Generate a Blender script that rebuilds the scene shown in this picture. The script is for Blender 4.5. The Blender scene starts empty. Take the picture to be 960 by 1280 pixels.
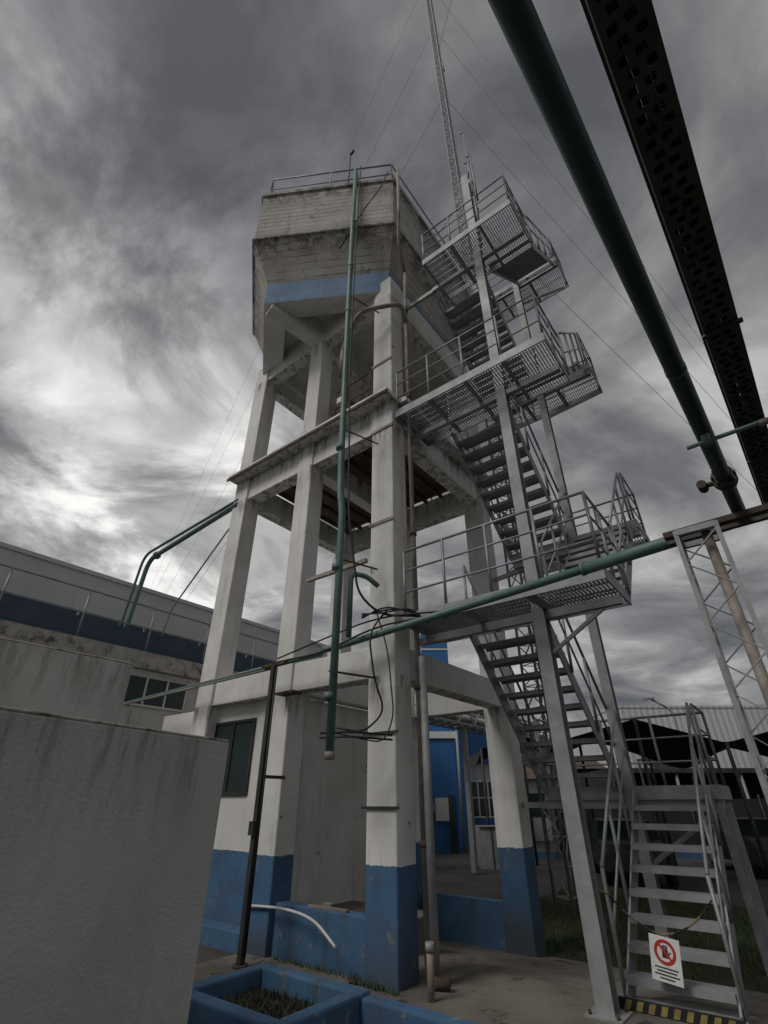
import bpy, math, random
from mathutils import Vector as V, Matrix
random.seed(7)
R=math.radians
sc=bpy.context.scene
sc.view_settings.view_transform='Standard'; sc.view_settings.look='None'; sc.view_settings.exposure=0; sc.view_settings.gamma=1

# ---------------- site axes: A runs along the tower's long side, B along its short side -------------
OX,OY=0.08,6.78
AX=V((.789,-.615,0)).normalized(); BX=V((.615,.789,0)).normalized(); ZX=V((0,0,1))
def W(a,b,z): return V((OX,OY,0))+AX*a+BX*b+ZX*z
def gz(b): return -.3*max(0,min(1,(b-1)/2.3))

# ---------------- mesh builder -------------
class M:
    def __init__(s): s.v=[];s.f=[];s.m=[];s.s=[]
    def face(s,pts,mat,smooth=False):
        n=len(s.v); s.v+= [tuple(p) for p in pts]; s.f.append(tuple(range(n,n+len(pts)))); s.m.append(mat); s.s.append(smooth)
    def obox(s,c,ex,ey,ez,mat):
        n=len(s.v)
        for i in (-1,1):
            for j in (-1,1):
                for k in (-1,1): s.v.append(tuple(c+ex*i+ey*j+ez*k))
        for q in ((0,1,3,2),(4,6,7,5),(0,4,5,1),(2,3,7,6),(0,2,6,4),(1,5,7,3)):
            s.f.append(tuple(n+x for x in q)); s.m.append(mat); s.s.append(False)
    def ab(s,a0,a1,b0,b1,z0,z1,mat):
        s.obox(W((a0+a1)/2,(b0+b1)/2,(z0+z1)/2),AX*(a1-a0)/2,BX*(b1-b0)/2,ZX*(z1-z0)/2,mat)
    def xb(s,x0,x1,y0,y1,z0,z1,mat):
        s.obox(V(((x0+x1)/2,(y0+y1)/2,(z0+z1)/2)),V(((x1-x0)/2,0,0)),V((0,(y1-y0)/2,0)),V((0,0,(z1-z0)/2)),mat)
    def beam(s,p,q,w,h,mat,up=ZX):
        d=(q-p); L=d.length
        if L<1e-5: return
        d.normalize()
        if abs(d.dot(up))>.98: up=BX
        sd=d.cross(up).normalized(); u=sd.cross(d)
        s.obox((p+q)/2,d*L/2,sd*w/2,u*h/2,mat)
    def tube(s,pts,r,mat,n=8,cap=True):
        pts=[V(p) for p in pts]; N=len(pts); base=len(s.v)
        d0=(pts[1]-pts[0]).normalized()
        u=d0.orthogonal().normalized()
        for i,p in enumerate(pts):
            if i==0: d=d0
            elif i==N-1: d=(pts[-1]-pts[-2]).normalized()
            else: d=((pts[i]-pts[i-1]).normalized()+(pts[i+1]-pts[i]).normalized()).normalized()
            u=(u-d*u.dot(d)).normalized(); w=d.cross(u)
            for k in range(n):
                t=2*math.pi*k/n; s.v.append(tuple(p+u*(r*math.cos(t))+w*(r*math.sin(t))))
        for i in range(N-1):
            for k in range(n):
                a=base+i*n+k;b=base+i*n+(k+1)%n
                s.f.append((a,b,b+n,a+n)); s.m.append(mat); s.s.append(True)
        if cap:
            s.f.append(tuple(base+k for k in range(n))[::-1]); s.m.append(mat); s.s.append(False)
            s.f.append(tuple(base+(N-1)*n+k for k in range(n))); s.m.append(mat); s.s.append(False)
    def make(s,name,mats,parent=None,bevel=0):
        me=bpy.data.meshes.new(name); me.from_pydata(s.v,[],s.f)
        for m in mats: me.materials.append(m)
        me.polygons.foreach_set('material_index',s.m); me.polygons.foreach_set('use_smooth',s.s); me.update()
        ob=bpy.data.objects.new(name,me); sc.collection.objects.link(ob)
        if parent: ob.parent=parent
        if bevel:
            md=ob.modifiers.new('bevel','BEVEL'); md.width=bevel; md.segments=2; md.limit_method='ANGLE'
        return ob
def group(name):
    e=bpy.data.objects.new(name,None); sc.collection.objects.link(e); return e
def fillet(pts,r,n=5):
    pts=[V(p) for p in pts]; out=[pts[0]]
    for i in range(1,len(pts)-1):
        p=pts[i]; a=(pts[i-1]-p); b=(pts[i+1]-p); rr=min(r,a.length*.45,b.length*.45)
        A=p+a.normalized()*rr; B=p+b.normalized()*rr
        for k in range(n+1):
            t=k/n; out.append(A*(1-t)**2+p*2*t*(1-t)+B*t*t)
    out.append(pts[-1]); return out

# ---------------- materials -------------
def new(name):
    m=bpy.data.materials.new(name); m.use_nodes=True; nt=m.node_tree; b=nt.nodes['Principled BSDF']; return m,nt,b
class G:
    def __init__(s,nt): s.nt=nt
    def n(s,t,**k):
        x=s.nt.nodes.new(t)
        for a,v in k.items(): setattr(x,a,v)
        return x
    def l(s,a,b): s.nt.links.new(a,b)
    def math(s,op,a,b=None,c=None):
        x=s.n('ShaderNodeMath',operation=op)
        for i,v in enumerate((a,b,c)):
            if v is None: continue
            if isinstance(v,(int,float)): x.inputs[i].default_value=v
            else: s.l(v,x.inputs[i])
        return x.outputs[0]
    def noise(s,vec,scale,detail=6,rough=.6,dist=0,mapscale=None):
        if mapscale:
            mp=s.n('ShaderNodeMapping'); mp.inputs['Scale'].default_value=mapscale; s.l(vec,mp.inputs[0]); vec=mp.outputs[0]
        x=s.n('ShaderNodeTexNoise'); x.inputs['Scale'].default_value=scale; x.inputs['Detail'].default_value=detail; x.inputs['Roughness'].default_value=rough; x.inputs['Distortion'].default_value=dist
        s.l(vec,x.inputs['Vector']); return x.outputs['Fac']
    def step(s,v,lo,hi):
        x=s.n('ShaderNodeMapRange',interpolation_type='SMOOTHSTEP'); x.inputs['From Min'].default_value=lo; x.inputs['From Max'].default_value=hi; s.l(v,x.inputs['Value']); return x.outputs[0]
    def mix(s,f,a,b):
        x=s.n('ShaderNodeMix',data_type='RGBA')
        if isinstance(f,(int,float)): x.inputs[0].default_value=f
        else: s.l(f,x.inputs[0])
        for i,v in ((6,a),(7,b)):
            if isinstance(v,tuple): x.inputs[i].default_value=(*v,1)
            else: s.l(v,x.inputs[i])
        return x.outputs[2]
def mk(name,c1,c2,scale=2,rough=.8,metal=0,bump=.15,bscale=40,streak=None,sk=(.5,.72),skf=.7,blue=None,boards=False,spots=None,spk=(.62,.7),spscale=5,corr=None,joints=None,jf=.7,blotch=None):
    m,nt,b=new(name); g=G(nt)
    geo=g.n('ShaderNodeNewGeometry'); P=geo.outputs['Position']
    n1=g.noise(P,scale,5,.65)
    col=g.mix(g.step(n1,.3,.7),c1,c2)
    sep=g.n('ShaderNodeSeparateXYZ'); g.l(P,sep.inputs[0]); Z=sep.outputs['Z']
    h=None
    if boards:
        zz=g.math('DIVIDE',Z,.17); fr=g.math('FRACT',zz); fl=g.math('FLOOR',zz)
        wn=g.n('ShaderNodeTexWhiteNoise',noise_dimensions='1D'); g.l(fl,wn.inputs['W'])
        col=g.mix(g.math('MULTIPLY',wn.outputs['Value'],.5),col,(.33,.31,.28))
        line=g.math('LESS_THAN',fr,.1)
        ln=g.math('MULTIPLY',line,g.step(g.noise(P,1.6,4),.36,.58))
        col=g.mix(g.math('MULTIPLY',ln,.8),col,(.06,.055,.048))
        d1=g.math('SUBTRACT',13.12,Z); mk1=g.math('MULTIPLY',g.step(d1,-.05,.0),g.math('SUBTRACT',1,g.step(d1,.1,.8)))
        mk2=g.step(Z,14.2,15.1)
        msk=g.math('ADD',mk1,mk2)
        stn=g.math('MULTIPLY',msk,g.step(g.noise(P,3,6,.75),.42,.58))
        col=g.mix(g.math('MULTIPLY',stn,.8),col,(.06,.053,.042))
        ch=g.step(g.noise(P,2.6,7,.8),.60,.64)
        col=g.mix(g.math('MULTIPLY',ch,.75),col,(.10,.09,.075))
        h=g.math('SUBTRACT',g.math('MULTIPLY',line,-.6),g.math('MULTIPLY',ch,.5))
    if blotch:
        bl=g.step(g.noise(P,.9,6,.7,.4),.45,.68); col=g.mix(g.math('MULTIPLY',bl,blotch[1]),col,blotch[0])
    if streak:
        st=g.noise(P,1.6,5,.7,0,(4,4,.35)); f=g.math('MULTIPLY',g.step(st,*sk),skf); col=g.mix(f,col,streak)
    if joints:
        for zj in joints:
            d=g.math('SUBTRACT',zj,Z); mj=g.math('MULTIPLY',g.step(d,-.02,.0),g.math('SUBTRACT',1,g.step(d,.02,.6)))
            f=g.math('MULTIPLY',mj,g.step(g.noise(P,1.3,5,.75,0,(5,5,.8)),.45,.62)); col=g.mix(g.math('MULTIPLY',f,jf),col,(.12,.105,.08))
    if spots:
        f=g.step(g.noise(P,spscale,6,.75),*spk); col=g.mix(f,col,spots)
    if blue:
        zb,bc=blue
        e=g.math('ADD',Z,g.math('MULTIPLY',g.math('SUBTRACT',g.noise(P,9,3),.5),.05))
        f=g.math('LESS_THAN',e,zb)
        bcol=g.mix(g.step(g.noise(P,2.5,4,.7),.35,.7),bc,(bc[0]*.7+.02,bc[1]*.7,bc[2]*.7))
        pe=g.math('MULTIPLY',g.step(g.noise(P,4,7,.8),.595,.63),.85)
        bcol=g.mix(pe,bcol,(.20,.185,.16))
        low=g.math('MULTIPLY',g.math('SUBTRACT',1,g.step(g.math('ADD',Z,g.math('MULTIPLY',g.noise(P,5,4),.5)),.15,.65)),.75)
        bcol=g.mix(low,bcol,(.065,.062,.055))
        col=g.mix(f,col,bcol)
    g.l(col,b.inputs['Base Color'])
    rn=g.math('MULTIPLY_ADD',n1,.25,rough-.12); g.l(rn,b.inputs['Roughness'])
    b.inputs['Metallic'].default_value=metal
    bn=g.noise(P,bscale,3,.6)
    hh=g.math('ADD',bn,g.math('MULTIPLY',n1,1.5))
    if h is not None: hh=g.math('ADD',hh,h)
    if corr:
        dp=g.n('ShaderNodeVectorMath',operation='DOT_PRODUCT'); g.l(P,dp.inputs[0]); dp.inputs[1].default_value=corr[0]
        hh=g.math('MULTIPLY_ADD',g.math('SINE',g.math('MULTIPLY',dp.outputs['Value'],corr[1])),3,hh)
    bp=g.n('ShaderNodeBump'); bp.inputs['Strength'].default_value=bump; bp.inputs['Distance'].default_value=.02
    g.l(hh,bp.inputs['Height']); g.l(bp.outputs[0],b.inputs['Normal'])
    return m
BLUE=(.06,.15,.27)
m_white=mk('weathered white paint',(.74,.73,.71),(.62,.61,.58),1.3,.85,streak=(.34,.32,.28),sk=(.53,.78),skf=.5,blue=(1.0,BLUE),spots=(.2,.16,.12),spk=(.70,.74),spscale=4)
m_plain=mk('white render',(.70,.69,.67),(.58,.57,.54),1.3,.85,streak=(.28,.26,.22),sk=(.5,.74),skf=.6,spots=(.12,.095,.075),spk=(.63,.67),spscale=2.2)
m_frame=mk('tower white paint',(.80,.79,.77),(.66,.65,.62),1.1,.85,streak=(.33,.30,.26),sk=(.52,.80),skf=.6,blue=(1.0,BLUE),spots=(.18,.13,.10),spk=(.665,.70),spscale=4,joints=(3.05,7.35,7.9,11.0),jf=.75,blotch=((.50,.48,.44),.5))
m_tank=mk('board-marked concrete',(.60,.58,.54),(.42,.40,.36),1.0,.9,streak=(.17,.15,.125),sk=(.5,.75),skf=.65,boards=True,bump=.5)
m_band=mk('blue band paint',(.16,.26,.40),(.12,.20,.31),2,.8,streak=(.3,.3,.3),sk=(.55,.75),spots=(.34,.32,.28),spk=(.60,.64))
m_blue=mk('blue paint',BLUE,(.05,.11,.20),2,.8,spots=(.2,.19,.17),spk=(.60,.64),spscale=5,streak=(.06,.065,.07))
m_near=mk('roughcast wall',(.62,.61,.59),(.50,.49,.47),.6,.9,bump=.4,bscale=60,streak=(.30,.29,.26),sk=(.5,.85),skf=.5,joints=(1.93,2.79),jf=.5,blotch=((.36,.35,.33),.55))
m_edge=mk('wall coping',(.50,.48,.45),(.32,.30,.27),5,.95,bump=.4,spots=(.13,.12,.10),spk=(.54,.64))
m_steel=mk('galvanised steel',(.34,.35,.36),(.24,.25,.26),4,.55,.5,.05)
m_grey=mk('light grey steel paint',(.36,.37,.375),(.25,.26,.265),3,.6,.15,.06,spots=(.15,.10,.07),spk=(.66,.71))
m_dark=mk('dark steel',(.07,.07,.07),(.035,.034,.033),5,.6,.3,.08)
m_rust=mk('rusty steel',(.12,.08,.055),(.06,.042,.034),5,.85,.2,.3)
m_green=mk('green pipe paint',(.13,.22,.195),(.085,.16,.14),4,.5,0,.06,spots=(.2,.2,.18),spk=(.6,.7),spscale=9)
m_greend=mk('dark green pipe paint',(.026,.058,.051),(.018,.036,.033),4,.45,0,.1,spots=(.05,.05,.045),spk=(.6,.7),spscale=12)
m_pipe=mk('old pipe',(.36,.33,.29),(.20,.17,.14),3,.7,.1,.1)
m_black=mk('black rubber',(.012,.012,.012),(.02,.02,.02),5,.6)
m_conc=mk('floor concrete',(.21,.19,.16),(.11,.10,.085),1.2,.95,bump=.4,spots=(.05,.045,.04),spk=(.57,.64),spscale=2.5)
m_ground=mk('asphalt yard',(.085,.08,.073),(.05,.047,.043),.7,.95,bump=.5,bscale=60)
m_soil=mk('soil',(.035,.028,.02),(.015,.013,.01),6,1,bump=1,bscale=25)
m_lawn=mk('lawn earth',(.03,.045,.015),(.02,.028,.012),2,1,bump=.8,bscale=30)
m_hall=mk('corrugated cladding',(.70,.70,.69),(.60,.60,.59),.3,.6,bump=.35,corr=((BX.x,BX.y,0),12),streak=(.35,.33,.3),sk=(.6,.85),skf=.4)
m_hall2=mk('corrugated cladding light',(.62,.62,.62),(.52,.52,.52),.3,.6,bump=.35,corr=((1,.3,0),14),streak=(.28,.27,.25),sk=(.6,.85),skf=.4)
m_slate=mk('slate blue paint',(.075,.11,.16),(.055,.08,.12),1,.7)
m_roof=mk('roof tile',(.14,.09,.07),(.08,.06,.05),3,.9)
m_shade=mk('shade cloth',(.02,.021,.022),(.03,.03,.032),2,.9)
m_wpaint=mk('sign white',(.75,.75,.73),(.62,.62,.58),6,.5)
m_red=mk('sign red',(.5,.02,.02),(.4,.02,.02),6,.5)
m_yel=mk('yellow paint',(.36,.27,.08),(.2,.16,.06),8,.6)
m_cable=mk('wire',(.12,.12,.12),(.1,.1,.1),5,.6)
m_bblue=mk('bright blue paint',(.03,.15,.38),(.025,.11,.30),1,.6)
m_tray=mk('cable tray steel',(.10,.10,.10),(.06,.058,.055),6,.55,.4,.1,spots=(.09,.06,.04),spk=(.6,.68))
def glass():
    m,nt,b=new('window glass'); b.inputs['Base Color'].default_value=(.03,.045,.045,1); b.inputs['Roughness'].default_value=.15; return m
m_glass=glass()
m_grass,nt,b=new('grass blades'); g=G(nt); oi=g.n('ShaderNodeNewGeometry')
g.l(g.mix(g.step(g.noise(oi.outputs['Position'],3,4),.35,.65),(.035,.07,.015),(.08,.085,.03)),b.inputs['Base Color']); b.inputs['Roughness'].default_value=.7
ALL=[m_white,m_frame,m_tank,m_band,m_blue,m_near,m_edge,m_steel,m_grey,m_dark,m_rust,m_green,m_greend,m_pipe,m_black,m_conc,m_soil,m_hall,m_slate,m_roof,m_shade,m_wpaint,m_red,m_yel,m_glass,m_hall2,m_lawn,m_ground,m_cable,m_grass,m_plain,m_bblue,m_tray]
(WH,FR,TK,BD,BL,NR,ED,ST,GY,DK,RU,GN,GD,PI,BK,CO,SO,HA,SL,RF,SH,SW,RE,YE,GL,H2,LA,GR,WI,GS,PW,BB,TR)=range(len(ALL))

# ================= GROUND =================
def sheet(mb,a0,a1,b0,b1,dz,mat):
    bs=sorted(set([b0,b1]+[x for x in (1.0,3.3) if b0<x<b1]))
    for p,q in zip(bs,bs[1:]):
        mb.face([W(a0,p,gz(p)+dz),W(a1,p,gz(p)+dz),W(a1,q,gz(q)+dz),W(a0,q,gz(q)+dz)],mat)
g0=M(); sheet(g0,-400,400,-400,400,0,GR); g0.make('ground',ALL)
g1=M(); sheet(g1,-2.2,3.25,-1.35,3.4,.004,CO); g1.make('concrete_path',ALL)
g2=M(); sheet(g2,3.25,14,-3.2,3.4,.006,LA); sheet(g2,-1.8,14,3.4,9.5,.006,LA)
lawn=g2.make('lawn',ALL)
gb=M()
def blades(a0,a1,b0,b1,n):
    for _ in range(n):
        a=random.uniform(a0,a1); b_=random.uniform(b0,b1)
        if math.sin(a*1.7)+math.sin(b_*2.3+a)<random.uniform(-2.2,-.6): continue
        p=W(a,b_,gz(b_)+.005); h=random.uniform(.04,.13); t=random.uniform(0,6.28); w=V((math.cos(t),math.sin(t),0))*random.uniform(.006,.012)
        l=V((random.uniform(-1,1),random.uniform(-1,1),0))*h*.5
        gb.face([p-w,p+w,p+l+ZX*h],0)
blades(3.25,8,-2.2,3.4,12000); blades(-1.8,9,3.4,9.5,18000); blades(.95,3.2,-2.3,-1.55,1800)
for _ in range(700):
    a,b_=random.choice(((random.uniform(.9,3.2),-1.34),(random.uniform(-1.7,-.3),-.13),(3.2,random.uniform(-1,3)),(random.uniform(-.3,.3),-.24)))
    a+=random.gauss(0,.03); b_-=abs(random.gauss(0,.03)); p=W(a,b_,gz(b_)+.004); h=random.uniform(.02,.09); w=V((random.uniform(-1,1),random.uniform(-1,1),0))*.008
    gb.face([p-w,p+w,p+V((random.uniform(-.04,.04),random.uniform(-.04,.04),h))],0)
gb.make('grass',[m_grass])

# ================= WATER TOWER =================
wt=group('water_tower')
mb=M(); ca,cb=.225,.19
LA1=-4.03; SB=3.27; MID=-1.98
cols=[(0,0),(LA1,0),(0,SB),(LA1,SB)]
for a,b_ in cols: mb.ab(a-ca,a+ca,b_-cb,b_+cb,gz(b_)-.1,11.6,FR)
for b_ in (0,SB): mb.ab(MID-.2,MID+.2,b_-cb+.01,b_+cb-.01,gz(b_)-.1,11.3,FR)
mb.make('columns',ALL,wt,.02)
mb=M()
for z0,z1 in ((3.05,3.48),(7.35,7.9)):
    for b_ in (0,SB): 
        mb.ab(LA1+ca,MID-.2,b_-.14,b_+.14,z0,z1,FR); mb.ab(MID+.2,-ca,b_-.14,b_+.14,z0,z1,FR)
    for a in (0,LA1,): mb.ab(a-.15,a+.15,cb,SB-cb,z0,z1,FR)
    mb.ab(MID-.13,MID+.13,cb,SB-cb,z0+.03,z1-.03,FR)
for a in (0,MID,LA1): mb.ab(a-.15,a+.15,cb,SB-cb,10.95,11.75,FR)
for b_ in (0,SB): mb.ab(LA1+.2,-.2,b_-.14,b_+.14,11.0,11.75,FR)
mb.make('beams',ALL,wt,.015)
ctr=W(LA1/2,SB/2,0)
hexv=[W(0,0,0),V((-2.6,7.09,0)),W(LA1,0,0),W(LA1,SB,0),None,W(0,SB,0)]
hexv[4]=ctr*2-hexv[1]
def ring(mm,z): return [ctr+(h-ctr)*mm+ZX*z for h in hexv]
mb=M()
def bridge(r0,r1,mat):
    for i in range(6):
        j=(i+1)%6; mb.face([r0[i],r0[j],r1[j],r1[i]],mat)
prof=[(.86,11.75,FR),(.86,11.34,FR),(1.055,11.30,BD),(1.055,12.0,TK),(1.235,13.06,TK),(1.255,13.08,TK),(1.255,13.16,TK),(1.24,13.2,TK),(1.245,15.0,TK),(1.265,15.02,TK),(1.265,15.12,TK),(1.18,15.12,TK),(1.18,14.9,TK)]
rs=[ring(p[0],p[1]) for p in prof]
for i in range(len(prof)-1): bridge(rs[i],rs[i+1],prof[i][2])
mb.face(rs[0],FR); mb.face(rs[-1],TK)
mb.make('tank_bowl',ALL,wt)
mb=M()
for (a,b_,k) in ((MID,0,1),(MID,SB,4)):
    p=W(a,b_,11.35); q=hexv[k]+ZX*11.5; mb.beam(p,q,.3,.7,FR)
mb.make('cantilevers',ALL,wt,.015)
mb=M()
mb.ab(LA1-.25,.28,-.42,-.02,7.9,8.0,FR); mb.ab(LA1-.27,.30,-.44,-.415,7.86,7.93,RU)
mb.ab(-.02,.42,-.02,SB+.25,7.9,8.0,FR)
for i in range(56):
    b_=.2+i*(SB-.4)/55; mb.ab(LA1+.15,-.2,b_-.013,b_+.013,7.925,7.965,RU)
for i in range(9):
    a=LA1+.3+i*.42; mb.ab(a-.03,a+.03,.15,SB-.15,7.83,7.92,RU)
mb.make('service_floor',ALL,wt)
mb=M()
mb.ab(LA1-1.6,MID-.05,.04,.3,-.4,3.06,WH); mb.ab(LA1-1.6,MID-.045,.3,SB-.2,-.4,3.058,PW)
room=mb.make('pump_room',ALL,None,.01)
mb=M()
wa0,wa1,wz0,wz1=-3.80,-2.80,1.75,2.75; yb=.04
mb.ab(wa0,wa1,yb-.012,yb+.02,wz0,wz1,GL)
for (p,q,r,s_) in ((wa0-.04,wa0,wz0-.04,wz1+.04),(wa1,wa1+.04,wz0-.04,wz1+.04),(wa0,wa1,wz1,wz1+.04),(wa0,wa1,wz0-.05,wz0),((wa0+wa1)/2-.02,(wa0+wa1)/2+.02,wz0,wz1)):
    mb.ab(p,q,yb-.035,yb+.02,r,s_,DK)
mb.make('window',ALL,room)
mb=M(); mb.ab(MID-.04,-.5,.1,1.7,-.35,.33,CO); mb.make('concrete_plinth',ALL,None,.02)
mb=M(); mb.ab(MID+.2,-ca,-.09,.09,-.1,.52,BL); mb.ab(-1.9,-ca,SB-.07,SB+.07,-.4,.30,BL)
mb.ab(LA1-1.6,MID-.22,-.25,.03,-.1,.2,BL)
mb.make('low_blue_wall',ALL,None,.015)

def rail(mb,pts,h=1.02,r=.02,mids=(.36,.69),sp=.9,mat=ST,rp=None):
    rp=rp or r
    for fr in (*mids,1.0):
        mb.tube([p+ZX*h*fr for p in pts],r if fr==1 else r*.75,mat,6)
    for p,q in zip(pts,pts[1:]):
        n=max(1,round((q-p).length/sp))
        for i in range(n+1):
            b0=p.lerp(q,i/n); mb.tube([b0-ZX*.02,b0+ZX*h],rp,mat,6)
mb=M(); rr=ring(1.2,15.12); rail(mb,rr+[rr[0]],1.02,.022,(.5,),1.6,ST)
mb.make('rim_railing',ALL,wt)
mb=M(); rail(mb,[W(-1.2,-.2,8),W(-.3,-.2,8)],.9,.018,(.5,),.8,RU)
rail(mb,[W(LA1,SB,8),W(-.2,SB,8)],1.0,.018,(.5,),1.0)
mb.make('service_railing',ALL,wt)
mb=M(); mb.ab(-1.7,-1.15,.25,.6,8.35,8.95,DK); mb.ab(-1.0,-.6,.3,.5,8.6,9.2,RU); mb.tube([W(-1.4,.4,8),W(-1.4,.4,8.4)],.1,RU); mb.tube([W(-1.0,.3,8.7),W(-1.0,-.1,8.7),W(-1.0,-.1,9.4)],.05,RU)
mb.ab(-1.5,-1.3,.1,.25,9,9.15,SW); mb.make('valve_equipment',ALL,wt)
mb=M(); p=ring(1.2,15.1)[0]*.65+ring(1.2,15.1)[1]*.35
mb.tube([p,p+ZX*1.9],.02,DK,6); mb.tube([p+ZX*1.9,p+ZX*1.98+AX*.12],.035,DK,6); mb.make('lightning_rod',ALL,wt)

# ================= STAIRCASE =================
stc=group('metal_staircase')
fl=M(); rl=M(); fm=M()
OA0,OA1=2.10,3.0; IA0,IA1=.82,1.93; B0,B1,B2=.9,2.84,3.72
def grating(a0,a1,b0,b1,z):
    n=int((a1-a0)/.045)
    for i in range(n+1):
        a=a0+(a1-a0)*i/n; fl.ab(a-.005,a+.005,b0,b1,z-.035,z,ST)
    n=max(1,int((b1-b0)/.12))
    for i in range(n+1):
        b_=b0+(b1-b0)*i/n; fl.ab(a0,a1,b_-.004,b_+.004,z-.02,z-.003,ST)
    for (p,q,r,s_) in ((a0-.02,a1+.02,b0-.02,b0),(a0-.02,a1+.02,b1,b1+.02),(a0-.02,a0,b0,b1),(a1,a1+.02,b0,b1)):
        fl.ab(p,q,r,s_,z-.13,z+.03,GY)
    m=max(1,int((a1-a0)/.9))
    for i in range(1,m+1):
        a=a0+(a1-a0)*i/(m+1); fl.ab(a-.025,a+.025,b0,b1,z-.12,z-.04,GY)
def flight(a0,a1,bs,zs,be,ze,n,mat=GY,railsides=(1,1)):
    for i in range(1,n):
        t=i/n; b_=bs+(be-bs)*(t-.5/n); z=zs+(ze-zs)*t
        fl.ab(a0+.012,a1-.012,b_-.12,b_+.12,z-.03,z,mat)
        fl.ab(a0+.012,a1-.012,b_-.12,b_-.108,z-.06,z-.03,mat); fl.ab(a0+.012,a1-.012,b_+.108,b_+.12,z-.06,z-.03,mat)
    for a in (a0,a1):
        fl.beam(W(a,bs,zs),W(a,be,ze-.06),.02,.2,mat)
    for a,k in ((a0-.03,railsides[0]),(a1+.03,railsides[1])):
        if k: rail(rl,[W(a,bs,zs+.02),W(a,be,ze+.02)],1.0,.02,(.5,),.95,ST)
lv=[(0,1.77),(3.8,5.7),(7.6,9.5),(11.4,13.3)]
for k,(z0,z1) in enumerate(lv):
    flight(OA0,OA1,B0,z0,B1,z1,9 if k==0 else 10,GY,(1,1) if k<2 else (0,1))
    grating(IA0,OA1+.1,B1,B2,z1)
    if k<3:
        flight(IA0,IA1,B1,z1,B0,lv[k+1][0],10,GY,(1,1) if k<2 else (1,0))
        rail(rl,[W(OA1+.08,B1,z1),W(OA1+.08,B2,z1),W(IA0,B2,z1),W(IA0,B1,z1)],1.0)
    else:
        rail(rl,[W(OA1+.08,B1,z1),W(OA1+.08,B2,z1),W(IA0,B2,z1)],1.0); rail(rl,[W(OA0-.03,B1,z1),W(IA0,B1,z1)],1.0)
    if k>0:
        aL={1:.35,2:.28,3:1.05}[k]
        grating(aL,OA1,-.12,B0,z0)
        rail(rl,[W(aL,-.1,z0),W(OA1,-.1,z0),W(OA1,B0,z0)],1.0,sp=.65)
fl.beam(W(IA0,B1+.4,13.3),W(.5,B1+.4,15.12),.5,.03,GY)
for o in (-.25,.25): fl.beam(W(IA0,B1+.4+o,13.3),W(.45,B1+.4+o,15.9),.03,.05,GY)
PA=(2.03,.47); PB=(2.03,2.87)
def hpost(a,b_,z0,z1,w=.14):
    fm.ab(a-w/2,a+w/2,b_-w/2,b_-w/2+.012,z0,z1,GY); fm.ab(a-w/2,a+w/2,b_+w/2-.012,b_+w/2,z0,z1,GY); fm.ab(a-.006,a+.006,b_-w/2+.012,b_+w/2-.012,z0,z1,GY)
hpost(*PA,0,14.6,.16); hpost(*PB,-.3,14.2,.14)
fm.ab(PA[0]-.16,PA[0]+.16,PA[1]-.16,PA[1]+.16,0,.02,GY)
for i,j in ((-1,-1),(1,-1),(1,1),(-1,1)): fm.tube([W(PA[0]+.12*i,PA[1]+.12*j,.02),W(PA[0]+.12*i,PA[1]+.12*j,.05)],.015,RU,6)
for k,(z0,z1) in enumerate(lv):
    fm.ab(IA0,OA1+.1,PB[1]-.0,PB[1]+.08,z1-.24,z1-.135,GY)
    if k>0:
        fm.ab({1:.3,2:.25,3:.9}[k],OA1,PA[1]-.04,PA[1]+.04,z0-.24,z0-.135,GY)
        if k<2: fm.beam(W(PA[0],PA[1],z0-.7),W(OA1-.2,PA[1],z0-.24),.04,.04,GY)
        fm.beam(W(0.2,PA[1],z0-.2),W(.9,PA[1],z0-.2),.06,.1,GY)
    fm.beam(W(PB[0],PB[1],z1-.9),W(OA1,B2-.1,z1-.2),.045,.045,GY)
    if k<3: fm.beam(W(PB[0],PB[1]+.05,z1-.2),W(0.1,SB,z1-.2),.05,.08,GY)
for a,b_ in ((3.05,B1+.05),(3.05,B2-.05),(IA0,B2-.05)): fm.ab(a-.04,a+.04,b_-.04,b_+.04,-.3,1.6,GY)
fl.make('treads_and_landings',ALL,stc); rl.make('railings',ALL,stc); fm.make('frame',ALL,stc)
mb=M()
for a,b_,z0,z1 in ((2.15,.55,12.5,17.0),(2.0,.9,12.4,16.2),(1.75,.9,12.3,15.6),(2.4,-.05,12.3,14.2)): mb.tube([W(a,b_,z0),W(a,b_,z1)],.022,ST,6); mb.tube([W(a,b_,z1),W(a-.08,b_,z1+.1)],.03,ST,6)
for z in (13.1,14.3,15.3): mb.beam(W(1.95,.9,z),W(2.2,.5,z),.03,.03,ST)
mb.make('antenna_poles',ALL,stc)
mb=M()
mb.ab(OA0-.04,OA1+.04,B0-.2,B0-.17,0.005,.085,BK)
for i in range(9):
    a=OA0+i*.1; c=[W(a,B0-.203,.012),W(a+.05,B0-.203,.012),W(a+.08,B0-.203,.08),W(a+.03,B0-.203,.08)]; mb.face(c,YE)
mb.ab(OA0-.04,OA1+.04,B0-.17,B0+.1,.005,.04,GY)
mb.make('hazard_strip',ALL,stc)
mb=M()
def chain(p,q,sag,m1,m2):
    n=int((p-q).length/.035)
    for i in range(n):
        t=i/n; t2=(i+1.25)/n
        f=lambda t:p.lerp(q,t)-ZX*sag*4*t*(1-t)
        mb.tube([f(t),f(min(1,t2))],.009,m1 if i%8<4 else m2,5)
cm=W(2.5,B0-.06,.55)
chain(W(OA0-.03,B0+.0,.82),cm,.05,BK,WI); chain(cm,W(OA1+.03,B0,.86),.08,YE,BK)
chain(W(1.98,B0-.25,.95),W(OA0,B0,.8),.02,YE,YE)
mb.make('barrier_chain',ALL)
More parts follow.
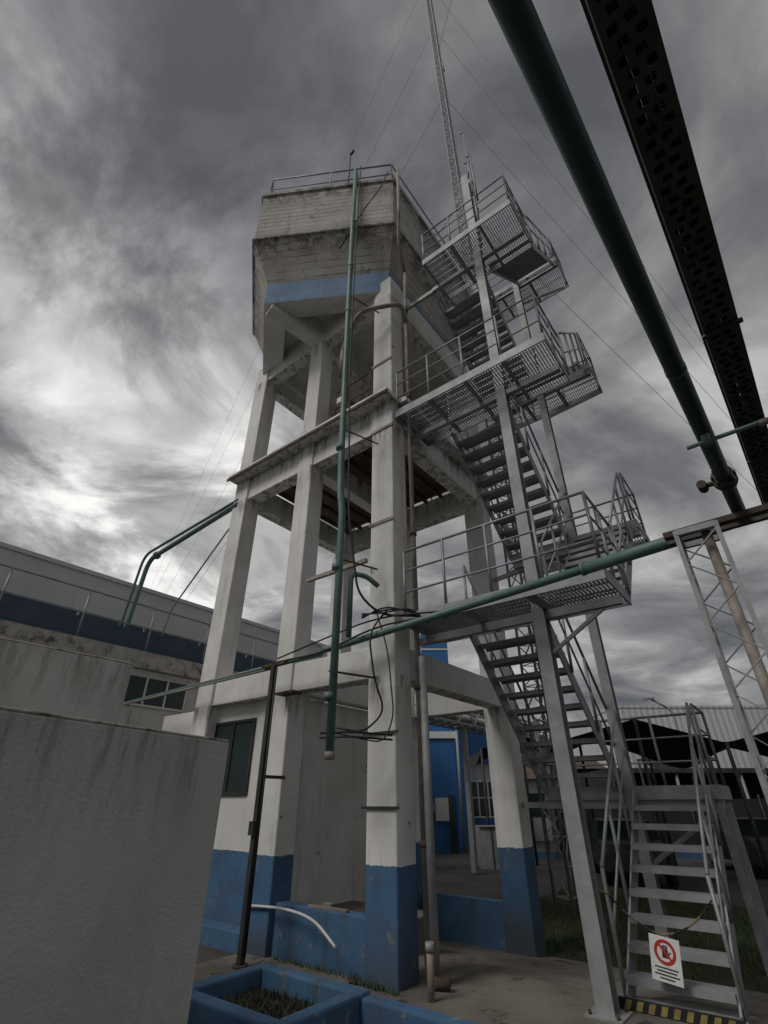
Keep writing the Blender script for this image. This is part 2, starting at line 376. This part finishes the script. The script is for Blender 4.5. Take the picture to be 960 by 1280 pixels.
sg=M(); c=W(2.52,B0-.1,.38); n_=-(BX*.96+AX*.0)+ZX*.12; n_.normalize(); rx=(AX-ZX*.12).normalized(); n_=(n_-rx*n_.dot(rx)).normalized(); ry=rx.cross(n_)*-1
if ry.z<0: ry=-ry
sg.obox(c,rx*.125,ry*.16,n_*.004,SW)
def disc(c,r0,r1,mat,off,n=28):
    for i in range(n):
        t0=2*math.pi*i/n;t1=2*math.pi*(i+1)/n; f=lambda r,t:c+rx*(r*math.cos(t))+ry*(r*math.sin(t))+n_*off
        sg.face([f(r0,t0),f(r1,t0),f(r1,t1),f(r0,t1)],mat)
cc=c+ry*.05
disc(cc,.066,.09,RE,.0075)
sg.obox(cc+n_*.0065,(rx-ry).normalized()*.07,(rx+ry).normalized()*.009,n_*.002,RE)
sg.obox(cc+n_*.005-ry*.012,rx*.024,ry*.028,n_*.001,BK)
for i in range(4): sg.obox(cc+n_*.005+rx*(-.018+i*.012)+ry*(.028),rx*.0045,ry*(.018+.004*(i in(1,2))),n_*.001,BK)
sg.obox(cc+n_*.005+rx*.034-ry*.005,(rx+ry).normalized()*.016,(rx-ry).normalized()*.005,n_*.001,BK)
for j,wd in enumerate((.095,.08,.1,.06)): sg.obox(c+n_*.006-ry*(.062+j*.024),rx*wd,ry*.0045,n_*.001,BK)
sg.make('no_entry_sign',ALL)

# ================= PIPES =================
def flange(mb,p,d,r,mat,t=.03):
    d=d.normalized(); mb.tube([p-d*t,p+d*t],r,mat,14)
mb=M()
el=V((3.10,3.62,3.72))
bd=V((.652,.758,0)).normalized()
e2=el+V((-.08,.07,-.02))
mb.tube(fillet([W(-.85,-.47,3.47),W(-.6,-.45,3.47),e2],.12),.046,GN,12)
dv=(W(-.6,-.45,3.47)-e2).normalized()
mb.tube([e2,e2+dv*1.3],.06,GN,14)
flange(mb,e2+dv*1.3,dv,.066,GN,.02); flange(mb,W(1.2,-.44,3.575),AX,.062,GN)
mb.tube([W(-6.2,-.5,3.3),W(-.85,-.47,3.42)],.032,GN,8)
mb.tube([W(-6.2,-.56,3.26),W(-1.7,-.56,3.33)],.018,PI,6)
mb.make('green_process_pipe',ALL)
mb=M()
start=el-bd*9
mb.tube(fillet([start,el+bd*.05,el+bd*.05-AX*.4],.2),.052,GD,18)
for s_ in (.75,): 
    flange(mb,el-bd*s_,bd,.085,GD,.014); flange(mb,el-bd*(s_+.05),bd,.085,GD,.014)
    for i in range(8):
        t=i*math.pi/4; o=AX*.07*math.cos(t)+ZX*.07*math.sin(t); mb.tube([el-bd*(s_-.04)+o,el-bd*(s_+.1)+o],.01,RU,6)
mb.tube([el-bd*.75,el-bd*.75-AX*.16],.02,RU,8); mb.tube([el-bd*.70-AX*.15,el-bd*.80-AX*.15],.035,RU,8)
for s_ in (2.2,): mb.tube([el-bd*s_+bd*.02,el-bd*s_-bd*.02],.056,GD,14)
mb.make('overhead_pipe',ALL)
mb=M(); ap=V((.758,-.652,0)).normalized()
def T(u,s_,z): return ap*u+bd*s_+ZX*z
tz=4.02
L0,L1=-3.0,5.6; step=.06; u0,u1=.195,.365
s_=L0; k=0
while s_<L1:
    mb.obox(T((u0+u1)/2,s_+.013,tz),bd*.013,ap*(u1-u0)/2,ZX*.002,TR)
    o=.02 if k%2 else 0
    for (p,q) in ((u0,u0+.022+o),(u0+.06+o,u0+.085+o),(u1-.045+o,u1)):
        mb.obox(T((p+q)/2,s_+step/2+.013,tz),bd*(step/2-.013),ap*(q-p)/2,ZX*.002,TR)
    s_+=step; k+=1
for u in (u0,u1):
    mb.obox(T(u,(L0+L1)/2,tz+.04),bd*(L1-L0)/2,ap*.002,ZX*.04,TR)
    mb.obox(T(u+(-.006 if u==u0 else .006),(L0+L1)/2,tz+.08),bd*(L1-L0)/2,ap*.008,ZX*.002,TR)
for i in range(9):
    u=u0+.014+i*.0178
    pts=[T(u+.003*math.sin(i*2+j*1.3),L0+j*(L1-L0)/12,tz+.026+.005*math.sin(j*2.1+i)) for j in range(13)]
    mb.tube(pts,.0115,BK if i%4 else DK,6)
for s_ in (-.6,2.75,4.4): 
    mb.obox(T((u0+u1)/2,s_,tz-.010),bd*.015,ap*.105,ZX*.008,DK)
mb.make('cable_tray',ALL)
mb=M(); c=el-bd*1.52+ZX*(-.1); mb.tube([c-AX*.12,c+AX*1.6+ZX*.03],.014,GN,8); mb.tube([c-AX*.0-ZX*.03,c+ZX*.1],.026,GN,8); mb.tube([c+AX*.28,c+AX*.33],.022,PI,8)
mb.make('cross_brace_pipe',ALL)
lc=M(); L=W(3.98,-.82,0); hw=.15
cs=[L+AX*(i*hw)+BX*(j*hw) for i,j in ((-1,-1),(1,-1),(1,1),(-1,1))]
for p in cs: lc.beam(p,p+ZX*3.6,.035,.035,GY)
n=14
for f in range(4):
    p,q=cs[f],cs[(f+1)%4]
    for i in range(n):
        z0,z1=3.55*i/n,3.55*(i+1)/n
        if i%2: lc.beam(p+ZX*z0,q+ZX*z1,.02,.008,GY)
        else: lc.beam(q+ZX*z0,p+ZX*z1,.02,.008,GY)
    lc.beam(p+ZX*3.58,q+ZX*3.58,.04,.05,GY)
lc.beam(L-AX*.25+ZX*3.62-BX*.05,L+AX*1.6+ZX*3.66-BX*.05,.08,.05,RU); lc.beam(L-AX*.25+ZX*3.64+BX*.14,L+AX*1.6+ZX*3.68+BX*.14,.05,.05,DK)
lc.make('lattice_column',ALL)
mb=M(); mb.tube([L+AX*.06+ZX*3.6+BX*.02,L+AX*.06+BX*.02],.04,PI,10); mb.make('drop_pipe',ALL)

mb=M()
mb.tube(fillet([V((-.72,6.13,15.45)),V((-.72,6.13,13.0)),V((-.70,6.13,9.0)),V((-.68,6.16,6.3)),V((-.66,6.15,5.6)),V((-.62,6.15,5.3)),V((-.62,6.15,2.1))],.1),.052,GN,12)
mb.tube(fillet([V((-.72,6.13,15.3)),V((-.72,6.13,15.6)),V((-.72,6.7,15.6))],.1),.05,GN,12)
for z in (2.7,4.4,6.5,9.9,11.4,13.1): flange(mb,V((-.66 if z<6 else -.71,6.14,z)),ZX,.064,GN,.04)
mb.tube([V((-.62,6.15,2.1)),V((-.62,6.15,2.02))],.06,PI,12)
mb.tube(fillet([V((-.46,6.25,3.45)),V((-.46,6.25,4.35)),V((-.25,6.33,4.35)),V((-.08,6.4,4.22))],.1),.036,GN,10)
for z in (3.0,4.55,6.9,10.4): mb.tube([V((-.68,6.15,z)),V((-.1,6.55,z))],.014,RU,6)
mb.make('green_riser_pipe',ALL)
mb=M()
x,y=.455,6.66
mb.tube(fillet([V((x+.02,y,12.0)),V((x,y,10.7)),V((x,y,.05))],.15),.038,PI,10)
mb.tube(fillet([V((x+.02,y,11.95)),V((.32,6.28,12.6)),V((.34,6.0,13.3)),V((.34,6.0,15.3))],.15),.038,PI,10)
for z in (1.2,2.9,5.2,8.1,10.6): flange(mb,V((x,y,z)),ZX,.056,RU,.03)
mb.tube(fillet([V((x,y,10.25)),V((x-.1,6.2,10.25)),V((-.5,6.35,10.2)),W(-.95,-.35,9.95),W(-.95,-.35,9.1)],.25),.048,PI,10)
mb.tube([V((x+.06,y-.03,3.3)),V((x+.07,y-.03,.1))],.05,GY,8)
mb.tube([V((x+.0,y-.1,.06)),V((x+.2,y-.15,.06))],.05,RU,10)
mb.make('water_riser_pipe',ALL)
mb=M()
def cab(pts,r=.012):
    mb.tube(fillet(pts,.4,6),r,BK,6)
cab([V((-.60,6.08,15.6)),V((-.62,6.08,12)),V((-.61,6.09,8.2)),V((-.52,6.1,5.2)),V((-.35,6.12,4.0)),V((-.05,6.25,3.75)),V((.6,6.3,3.75))],.016)
cab([V((.05,6.3,3.85)),V((-.2,6.2,3.5)),V((-.12,6.2,2.9)),V((.02,6.3,2.55)),V((-.25,6.2,2.3)),V((-.55,6.12,2.35))],.013)
cab([V((-1.6,7.35,3.4)),V((-.8,6.6,3.35)),V((-.1,6.3,3.62)),V((.7,6.1,3.7))],.014)
cab([V((-1.6,7.35,3.45)),V((-.9,6.6,3.5)),V((-.1,6.3,3.74)),V((1.0,5.95,3.72))],.012)
cab([V((-1.0,6.3,12.3)),V((-.5,5.95,13.2)),V((-.1,5.95,14.2)),V((.1,5.98,15.1))],.014)
cab([V((-.1,6.28,3.8)),V((.05,6.26,3.3)),V((.12,6.3,2.5)),V((.0,6.3,2.2)),V((-.6,6.12,2.3))],.009)
for z in (2.25,2.3): cab([V((-.75,6.2,z)),V((-.4,6.05,z)),V((.1,6.4,z))],.012)
for k in range(3): cab([V((-.3,6.3,3.72+k*.03)),V((.0,6.2,3.86-k*.05)),V((.35,6.25,3.8+k*.03)),V((.6,6.3,3.66))],.011)
mb.make('hanging_cables',ALL)
mb=M()
for z in (5.4,7.3,9.0): mb.beam(W(-.25,-.2,z),W(.25,-.2,z),.02,.05,PI)
mb.beam(W(MID+.1,-.3,3.0),W(MID+.5,-.3,3.0),.2,.03,RU); mb.beam(W(MID+.5,-.3,4.75),W(-.2,-.3,4.75),.06,.06,PI)
for z in (1.55,2.35): mb.beam(W(-.28,-.21,z),W(.28,-.21,z),.015,.03,DK)
mb.make('pipe_brackets',ALL)
mb=M(); p=W(-1.69,-.61,0); mb.beam(p,p+ZX*3.38,.07,.07,DK); mb.beam(p+ZX*3.36-AX*.25,p+ZX*3.36+AX*.25,.06,.04,RU); mb.beam(p+ZX*1.9,p+ZX*1.9+BX*.4,.04,.04,RU)
mb.tube([p+AX*.06+ZX*.1,p+AX*.06+ZX*3.3],.015,BK,6); mb.tube([p+ZX*0,p+ZX*.03],.09,RU,8); mb.ab(-1.75,-1.66,-.68,-.6,1.25,1.4,DK)
mb.make('pipe_support_post',ALL)
mb=M()
for o,r in ((0,.06),(.16,.035)):
    A_=V((-3.25,9.15,7.3+o*.8)); B_=V((-6.3-o,11.8,7.2+o*.8)); C_=V((-6.5-o,11.95,5.3)); D_=C_+V((-.5,.2,-.4))
    mb.tube(fillet([A_,B_,C_,D_],.35),r,GN,10)
flange(mb,V((-6.0,11.55,7.2)),V((1,-.9,0)),.1,GN)
mb.tube(fillet([V((-3.4,9.4,6.9)),V((-5.6,12.2,5.9)),V((-5.9,12.6,4.6))],.3),.02,GY,6)
mb.make('connecting_pipes',ALL)

# ================= PLANTER + LOW STUFF =================
mb=M()
pa0,pa1,pb0,pb1=-.42,.85,-2.35,-1.38
mb.ab(pa0,pa1,pb1-.13,pb1,-.1,.35,BL); mb.ab(pa0,pa1,pb0,pb0+.13,-.1,.35,BL); mb.ab(pa0,pa0+.13,pb0+.13,pb1-.13,-.1,.35,BL); mb.ab(pa1-.13,pa1,pb0+.13,pb1-.13,-.1,.35,BL)
mb.ab(pa0+.13,pa1-.13,pb0+.13,pb1-.13,-.1,.22,SO)
mb.ab(pa1,4.5,pb1-.13,pb1-.005,-.1,.33,BL)
mb.make('planter_box',ALL,None,.02)
mb=M()
mb.face([W(.86,-3.5,.012),W(4.5,-3.5,.012),W(4.5,pb1-.13,.012),W(.86,pb1-.13,.012)],SO)
mb.make('soil_bed',ALL)
mb=M()
for i in range(900):
    a=random.uniform(pa0+.15,pa1-.15); b_=random.uniform(pb0+.15,pb1-.15); p=W(a,b_,.215); h=random.uniform(.02,.06); t=random.uniform(0,6.3); w=V((math.cos(t),math.sin(t),0))*.008
    mb.face([p-w,p+w,p+V((random.uniform(-.03,.03),random.uniform(-.03,.03),h))],GS if random.random()<.3 else SO)
mb.make('planter_weeds',ALL)
mb=M()
mb.tube(fillet([W(-2.15,-.22,.47),W(-1.5,-.2,.5),W(-.9,-.28,.47),W(-.35,-.5,.32)],.3),.015,SW,8)
mb.make('drain_pipe',ALL)
mb=M(); q=W(.62,-.2,0); mb.tube([q,q+ZX*.36],.035,PI,10); mb.tube([q+ZX*.36,q+ZX*.43],.045,GY,10); mb.make('vent_pipe',ALL)
mb=M(); mb.beam(W(-1.2,-.06,.535),W(-.6,-.04,.535),.06,.025,PI); mb.beam(W(-1.0,-.02,.56),W(-.9,.02,.56),.1,.025,PI); mb.make('loose_timber',ALL)

mb=M()
c0=V((-1.0,3.46,0)); d=V((.425,.905,0)).normalized(); pn=V((-d.y,d.x,0))
def wallseg(e,dirv,nrm,L_,t,z0,z1,mat): mb.obox(e-dirv*L_/2+nrm*t/2+ZX*(z0+z1)/2,dirv*L_/2,nrm*t/2,ZX*(z1-z0)/2,mat)
wallseg(c0,d,pn,6,2.0,0,1.935,NR); wallseg(c0-d*.002+pn*.002,d,pn,6.0,2.0,1.935,1.95,ED)
mb.make('rendered_wall',ALL,None,.012)
mb=M()
c1=V((-2.52,4.97,0)); d2=V((.63,.78,0)).normalized(); pn2=V((-d2.y,d2.x,0))
wallseg(c1,d2,pn2,7,1.6,0,2.79,NR); wallseg(c1-d2*.002+pn2*.002,d2,pn2,7.0,1.6,2.79,2.81,ED)
mb.make('concrete_cistern',ALL,None,.012)

# ================= LEFT BUILDINGS =================
mb=M()
mb.ab(-32,-9.75,-20,13,0,6.95,HA); mb.ab(-32,-9.7,-20.05,13.05,6.95,7.06,HA)
mb.make('factory_hall',ALL)
mb=M()
mb.ab(-9.74,-7,-20,9,0,4.15,PW); mb.ab(-9.74,-6.8,-20,9.1,4.15,4.5,ED)
mb.ab(-9.73,-6.9,-20,9.05,4.5,4.56,SL); mb.ab(-9.72,-9.6,-20,9.0,4.56,5.9,SL)
b_=-6
while b_<8:
    mb.ab(-7.0,-6.975,b_,b_+1.5,3.45,4.0,GL)
    for k in (0,.5,1.0,1.5): mb.ab(-6.98,-6.955,b_+k-.02,b_+k+.02,3.42,4.03,SW)
    mb.ab(-6.98,-6.95,b_,b_+1.5,3.4,3.44,SW)
    b_+=1.9
for i in range(15): mb.ab(-6.995,-6.975,-6+i*1.0,-5.97+i*1.0,0,3.3,ED)
mb.make('annex_building',ALL)
mb=M()
rail(mb,[W(-7.0,-12,4.56),W(-7.0,9,4.56)],1.0,.022,(.5,),1.5,ST)
mb.make('roof_railing',ALL)
mb=M()
mb.tube([W(-8.3,-14,5.0),W(-8.3,9,5.0)],.26,SL,14); mb.tube([W(-7.8,-14,5.1),W(-7.8,9,5.1)],.08,PI,10); mb.tube([W(-7.5,-14,4.8),W(-7.5,9,4.8)],.08,SW,10)
mb.ab(-7.28,-7.24,-14,9,4.66,5.05,SL)
for i in range(14): 
    b_=-12+i*1.5; mb.ab(-8.6,-7.3,b_-.04,b_+.04,4.56,4.72,DK); mb.ab(-7.32,-7.28,b_-.02,b_+.02,4.56,5.15,GY)
for b_ in (4.6,5.2,7.4,8.2): mb.tube([W(-7.6,b_,4.8),W(-7.6,b_,5.75),W(-7.6,b_+.15,5.85)],.04,GY,8)
mb.make('roof_pipe_rack',ALL)

# ================= BACKGROUND =================
gB=-.3
mb=M()
def lattice_beam(p,q,h,w,n,mat):
    d=(q-p); s_=d.normalized().cross(ZX)*w/2
    for o in (s_,-s_):
        for z in (0,h): mb.beam(p+o+ZX*z,q+o+ZX*z,.07,.07,mat)
        for i in range(n):
            a=p.lerp(q,i/n)+o; b2=p.lerp(q,(i+1)/n)+o
            if i%2: mb.beam(a,b2+ZX*h,.04,.04,mat)
            else: mb.beam(a+ZX*h,b2,.04,.04,mat)
    for i in range(n+1): c=p.lerp(q,i/n); mb.beam(c+s_,c-s_,.05,.05,mat)
p,q=W(-5.2,4.0,3.9),W(-5.0,18,3.9)
lattice_beam(p,q,.6,.9,26,GY)
for k,(r,z,mt) in enumerate(((.13,.2,SW),(.1,.28,SL),(.08,.22,PI),(.06,.5,GN))):
    o=(q-p).normalized().cross(ZX)*(-.3+k*.2); mb.tube([p+o+ZX*z,q+o+ZX*z],r,mt,10)
for t in (.02,.5,.98): c=p.lerp(q,t); mb.beam(c-ZX*4.15,c,.16,.16,GY)
mb.make('pipe_bridge',ALL)
mb=M()
mb.xb(-6,6.2,30,40,gB,5.2,H2); mb.xb(1.4,3.0,29.6,30,gB,5.3,BB); mb.xb(3.7,4.4,29.5,30,gB,5.6,BB); mb.xb(1.2,6.3,29.7,29.99,3.5,5.25,BB); mb.xb(-6,6.3,29.8,40.2,5.2,5.4,BB)
mb.xb(2.0,3.4,26,28,gB,9.6,BB); mb.xb(1.9,3.5,25.9,28.1,4.3,4.6,SW)
mb.xb(3.0,3.7,29.8,29.99,gB,1.2,BB); mb.xb(4.4,6.2,29.85,29.99,gB,.9,BB); mb.xb(4.5,6.1,29.9,29.98,1.0,2.6,GL); mb.xb(4.5,6.1,29.87,29.9,1.8,1.86,SW)
for x in (4.5,5.03,5.56,6.1): mb.xb(x-.04,x+.04,29.86,29.9,1,2.6,SW)
for z in (.96,2.6): mb.xb(4.45,6.15,29.85,29.9,z-.04,z+.04,SW)
mb.xb(2.35,2.95,25.85,25.98,.9,1.8,SW); mb.xb(2.95,3.25,25.9,25.98,gB,1.9,GL); mb.xb(2.1,2.3,25.8,25.98,1.2,1.6,GY)
for z in (6.2,7.4,8.6): mb.xb(1.97,3.43,25.97,26.0,z,z+.08,SW)
mb.tube([V((3.55,25.9,gB)),V((3.55,25.9,5.2))],.07,GY,8); mb.tube([V((3.55,25.9,5.2)),V((4.6,29.4,5.2))],.07,GY,8)
mb.make('blue_building',ALL)
mb=M()
mb.xb(17,60,38,60,gB,7.6,H2); mb.xb(16.95,60,37.95,60.1,7.6,7.75,H2); mb.xb(16.98,60,37.9,38,gB,1.0,BL)
for i in range(6): mb.xb(19+i*4,21+i*4,37.96,38,2.2,3.6,GL)
mb.make('white_warehouse',ALL)
mb=M()
mb.face([V((10,24.6,2.9)),V((34,24.6,2.9)),V((34,31,3.3)),V((10,31,3.3))],SH); mb.xb(10,34,24.55,24.63,2.75,2.93,DK)
mb.xb(10,34,30.9,31,gB,3.25,DK); mb.xb(10,10.1,24.7,30.9,gB,2.9,DK)
for i in range(9): mb.tube([V((10.2+i*2.9,24.7,gB)),V((10.2+i*2.9,24.7,2.8))],.07,GY,8)
for i in range(14):
    x=11+i*1.5; mb.xb(x,x+1.1,26,27.2,gB,gB+random.choice((.6,1.0,1.5,1.9)),random.choice((DK,SL,RU,SH)))
mb.make('open_shed',ALL)
mb=M()
mb.xb(8,14,34,40,gB,2.9,H2)
mb.face([V((7.6,33.5,2.85)),V((14.4,33.5,2.85)),V((14.4,37,4.1)),V((7.6,37,4.1))],RF); mb.face([V((7.6,40.5,2.85)),V((14.4,40.5,2.85)),V((14.4,37,4.1)),V((7.6,37,4.1))],RF)
mb.face([V((7.99,34,2.85)),V((7.99,40,2.85)),V((7.99,37,4.0))],H2); mb.face([V((14.01,34,2.85)),V((14.01,40,2.85)),V((14.01,37,4.0))],H2)
for i in range(3): mb.xb(8.8+i*1.8,9.8+i*1.8,33.96,34,.9,2.1,GL)
mb.make('tiled_house',ALL)
def canopy(name,x0,x1,y0,y1,z,peak):
    c=M(); n=10
    def f(i,j):
        u=i/n; w_=j/n
        hgt=z+peak*(1-abs(2*u-1))**1.0 -.35*math.sin(math.pi*w_)*(.4+abs(2*u-1)) 
        return V((x0+(x1-x0)*u,y0+(y1-y0)*w_,hgt))
    for i in range(n):
        for j in range(n): c.face([f(i,j),f(i+1,j),f(i+1,j+1),f(i,j+1)],SH,True)
    for i in (0,n//2,n):
        for j in (0,n): p=f(i,j); c.tube([V((p.x,p.y,gB)),p+ZX*.02],.05,DK,8)
    c.make(name,ALL)
canopy('shade_canopy',4.6,9.3,14.5,19,3.0,.6)
canopy('shade_canopy',9.6,15,16,20.5,3.0,.6)
canopy('shade_canopy',3.8,7.0,21,25,3.4,.5)
mb=M()
for i in range(17):
    x=7+i*1.5; mb.tube([V((x,24,gB)),V((x,24,1.9))],.04,DK,6)
mb.xb(7,31,24.04,24.06,gB+.1,1.75,SH)
mb.xb(5.5,31,23.3,23.5,gB,-.05,BL)
mb.make('screened_fence',ALL)
mb=M()
x=14.5
mb.tube(fillet([V((x,26,gB)),V((x,26,5.6)),V((x-.9,26,6.1))],.4),.06,GY,8); mb.obox(V((x-1.1,26,6.12)),V((.3,0,.04)),V((0,.12,0)),V((0,0,.05)),GY)
mb.make('street_lamp',ALL)
mb=M()
mb.xb(3.3,4.1,20,21,gB,.9,GY); mb.xb(3.3,4.1,19.96,20,.84,.9,DK); mb.xb(3.68,3.72,19.97,20,gB,.84,DK); mb.make('equipment_cabinet',ALL)
def car(name,x,y,ang,mat):
    c=M(); prof=[(-2.1,.35),(-2.15,.75),(-1.9,.95),(-1.2,1.02),(-.6,1.45),(.7,1.48),(1.5,1.05),(2.1,.95),(2.2,.6),(2.1,.3)]
    ca_,sa=math.cos(ang),math.sin(ang)
    def P(u,w_,z): return V((x+u*ca_-w_*sa,y+u*sa+w_*ca_,gB+z))
    hwf=lambda z:.86 if z<1.0 else .86-(z-1.0)*.35
    lft=[P(u,hwf(z),z) for u,z in prof]; rgt=[P(u,-hwf(z),z) for u,z in prof]
    c.face(lft,mat); c.face(rgt[::-1],mat)
    for i in range(len(prof)): j=(i+1)%len(prof); c.face([lft[i],rgt[i],rgt[j],lft[j]],GL if i in(3,5) else mat)
    for s_ in (1,-1):
        c.face([P(-1.0,s_*.862,1.04),P(-.55,s_*.73,1.38),P(.6,s_*.73,1.4),P(1.2,s_*.862,1.06)],GL)
        for u in (-1.35,1.35): c.tube([P(u,s_*.7,.32),P(u,s_*.9,.32)],.32,BK,16); c.tube([P(u,s_*.88,.32),P(u,s_*.91,.32)],.18,GY,12)
    c.make(name,ALL)
car('parked_car',7.2,17.5,1.3,DK); car('parked_car',12,19,1.4,DK)

# ================= MAST =================
mb=M()
mc=V((3.62,12.1,0)); hw=.26; Hm=66
cs=[mc+V((hw*math.cos(t),hw*math.sin(t),0)) for t in (.5,2.6,4.7)]
for p in cs: mb.tube([p+ZX*gB,p+ZX*Hm],.035,GY,5)
n=132
for f in range(3):
    p,q=cs[f],cs[(f+1)%3]
    for i in range(n):
        z0,z1=Hm*i/n,Hm*(i+1)/n
        mb.beam(p+ZX*z0,q+ZX*z1,.024,.024,GY) if i%2 else mb.beam(q+ZX*z0,p+ZX*z1,.024,.024,GY)
        mb.beam(p+ZX*z0,q+ZX*z0,.02,.02,GY)
mb.tube([mc+V((.25,0,42)),mc+V((.25,0,44))],.06,SW,8)
for i,anch in enumerate((V((-50,82,1)),V((54,44,1)))):
    for z in (62,50,38,26): mb.tube([mc+ZX*z,anch+V((i*2,z*.05,0))],.012,WI,4)
for z in (60,45): mb.tube([mc+ZX*z,V((10,-40,1))],.012,WI,4)
mb.make('radio_mast',ALL)

# ================= WORLD =================
w=bpy.data.worlds.new('World'); sc.world=w; w.use_nodes=True; nt=w.node_tree; g=G(nt)
for n_ in list(nt.nodes): nt.nodes.remove(n_)
out=g.n('ShaderNodeOutputWorld'); bg=g.n('ShaderNodeBackground'); g.l(bg.outputs[0],out.inputs[0])
sky=g.n('ShaderNodeTexSky',sky_type='NISHITA'); sky.sun_disc=False; sky.sun_elevation=R(48); sky.sun_rotation=R(-126); sky.dust_density=3
tc=g.n('ShaderNodeTexCoord'); D=tc.outputs['Generated']
sp=g.n('ShaderNodeSeparateXYZ'); g.l(D,sp.inputs[0])
zc=g.math('ADD',g.math('MAXIMUM',sp.outputs['Z'],0),.18)
cb_=g.n('ShaderNodeCombineXYZ'); g.l(g.math('DIVIDE',sp.outputs['X'],zc),cb_.inputs[0]); g.l(g.math('DIVIDE',sp.outputs['Y'],zc),cb_.inputs[1]); cb_.inputs[2].default_value=5.2
U=cb_.outputs[0]
nA=g.noise(U,2.0,8,.58,.5); nB=g.noise(U,.8,3,.5,.3)
f=g.math('ADD',g.math('MULTIPLY',nA,.58),g.math('MULTIPLY',nB,.42))
cr=g.n('ShaderNodeValToRGB'); g.l(f,cr.inputs[0]); e=cr.color_ramp.elements
e[0].position=.39; e[0].color=(.10,.101,.108,1); e[1].position=.61; e[1].color=(.50,.497,.485,1)
x=e.new(.455); x.color=(.165,.165,.17,1); x=e.new(.53); x.color=(.28,.279,.276,1)
dp=g.n('ShaderNodeVectorMath',operation='DOT_PRODUCT'); g.l(D,dp.inputs[0]); dp.inputs[1].default_value=V((-.80,.74,.60)).normalized()
gl=g.step(dp.outputs['Value'],.62,1.0)
nC=g.step(g.noise(U,1.9,7,.62,.5),.42,.60)
add=g.math('MULTIPLY',gl,g.math('ADD',g.math('MULTIPLY',nC,1.15),-.08))
mul=g.math('ADD',1.0,add)
vm=g.n('ShaderNodeVectorMath',operation='SCALE'); g.l(cr.outputs[0],vm.inputs[0]); g.l(mul,vm.inputs['Scale'])
v2=g.n('ShaderNodeVectorMath',operation='SCALE'); g.l(vm.outputs[0],v2.inputs[0]); v2.inputs['Scale'].default_value=10
mixc=g.mix(.95,sky.outputs[0],v2.outputs[0])
g.l(mixc,bg.inputs['Color']); bg.inputs['Strength'].default_value=.1
sl=bpy.data.lights.new('Sun','SUN'); sl.energy=1.25; sl.angle=R(22); sl.color=(1,.97,.93)
so=bpy.data.objects.new('sun',sl); sc.collection.objects.link(so)
sd=V((-.62,-.45,.85)); so.rotation_euler=sd.to_track_quat('Z','Y').to_euler()
# ================= CAMERA =================
cam=bpy.data.cameras.new('Camera'); co=bpy.data.objects.new('Camera',cam); sc.collection.objects.link(co); sc.camera=co
cam.sensor_fit='VERTICAL'; cam.sensor_height=36; cam.lens=36*605/1280; cam.clip_end=2000; cam.clip_start=.05
co.location=(0,0,1.6); co.rotation_euler=(R(121),0,0)
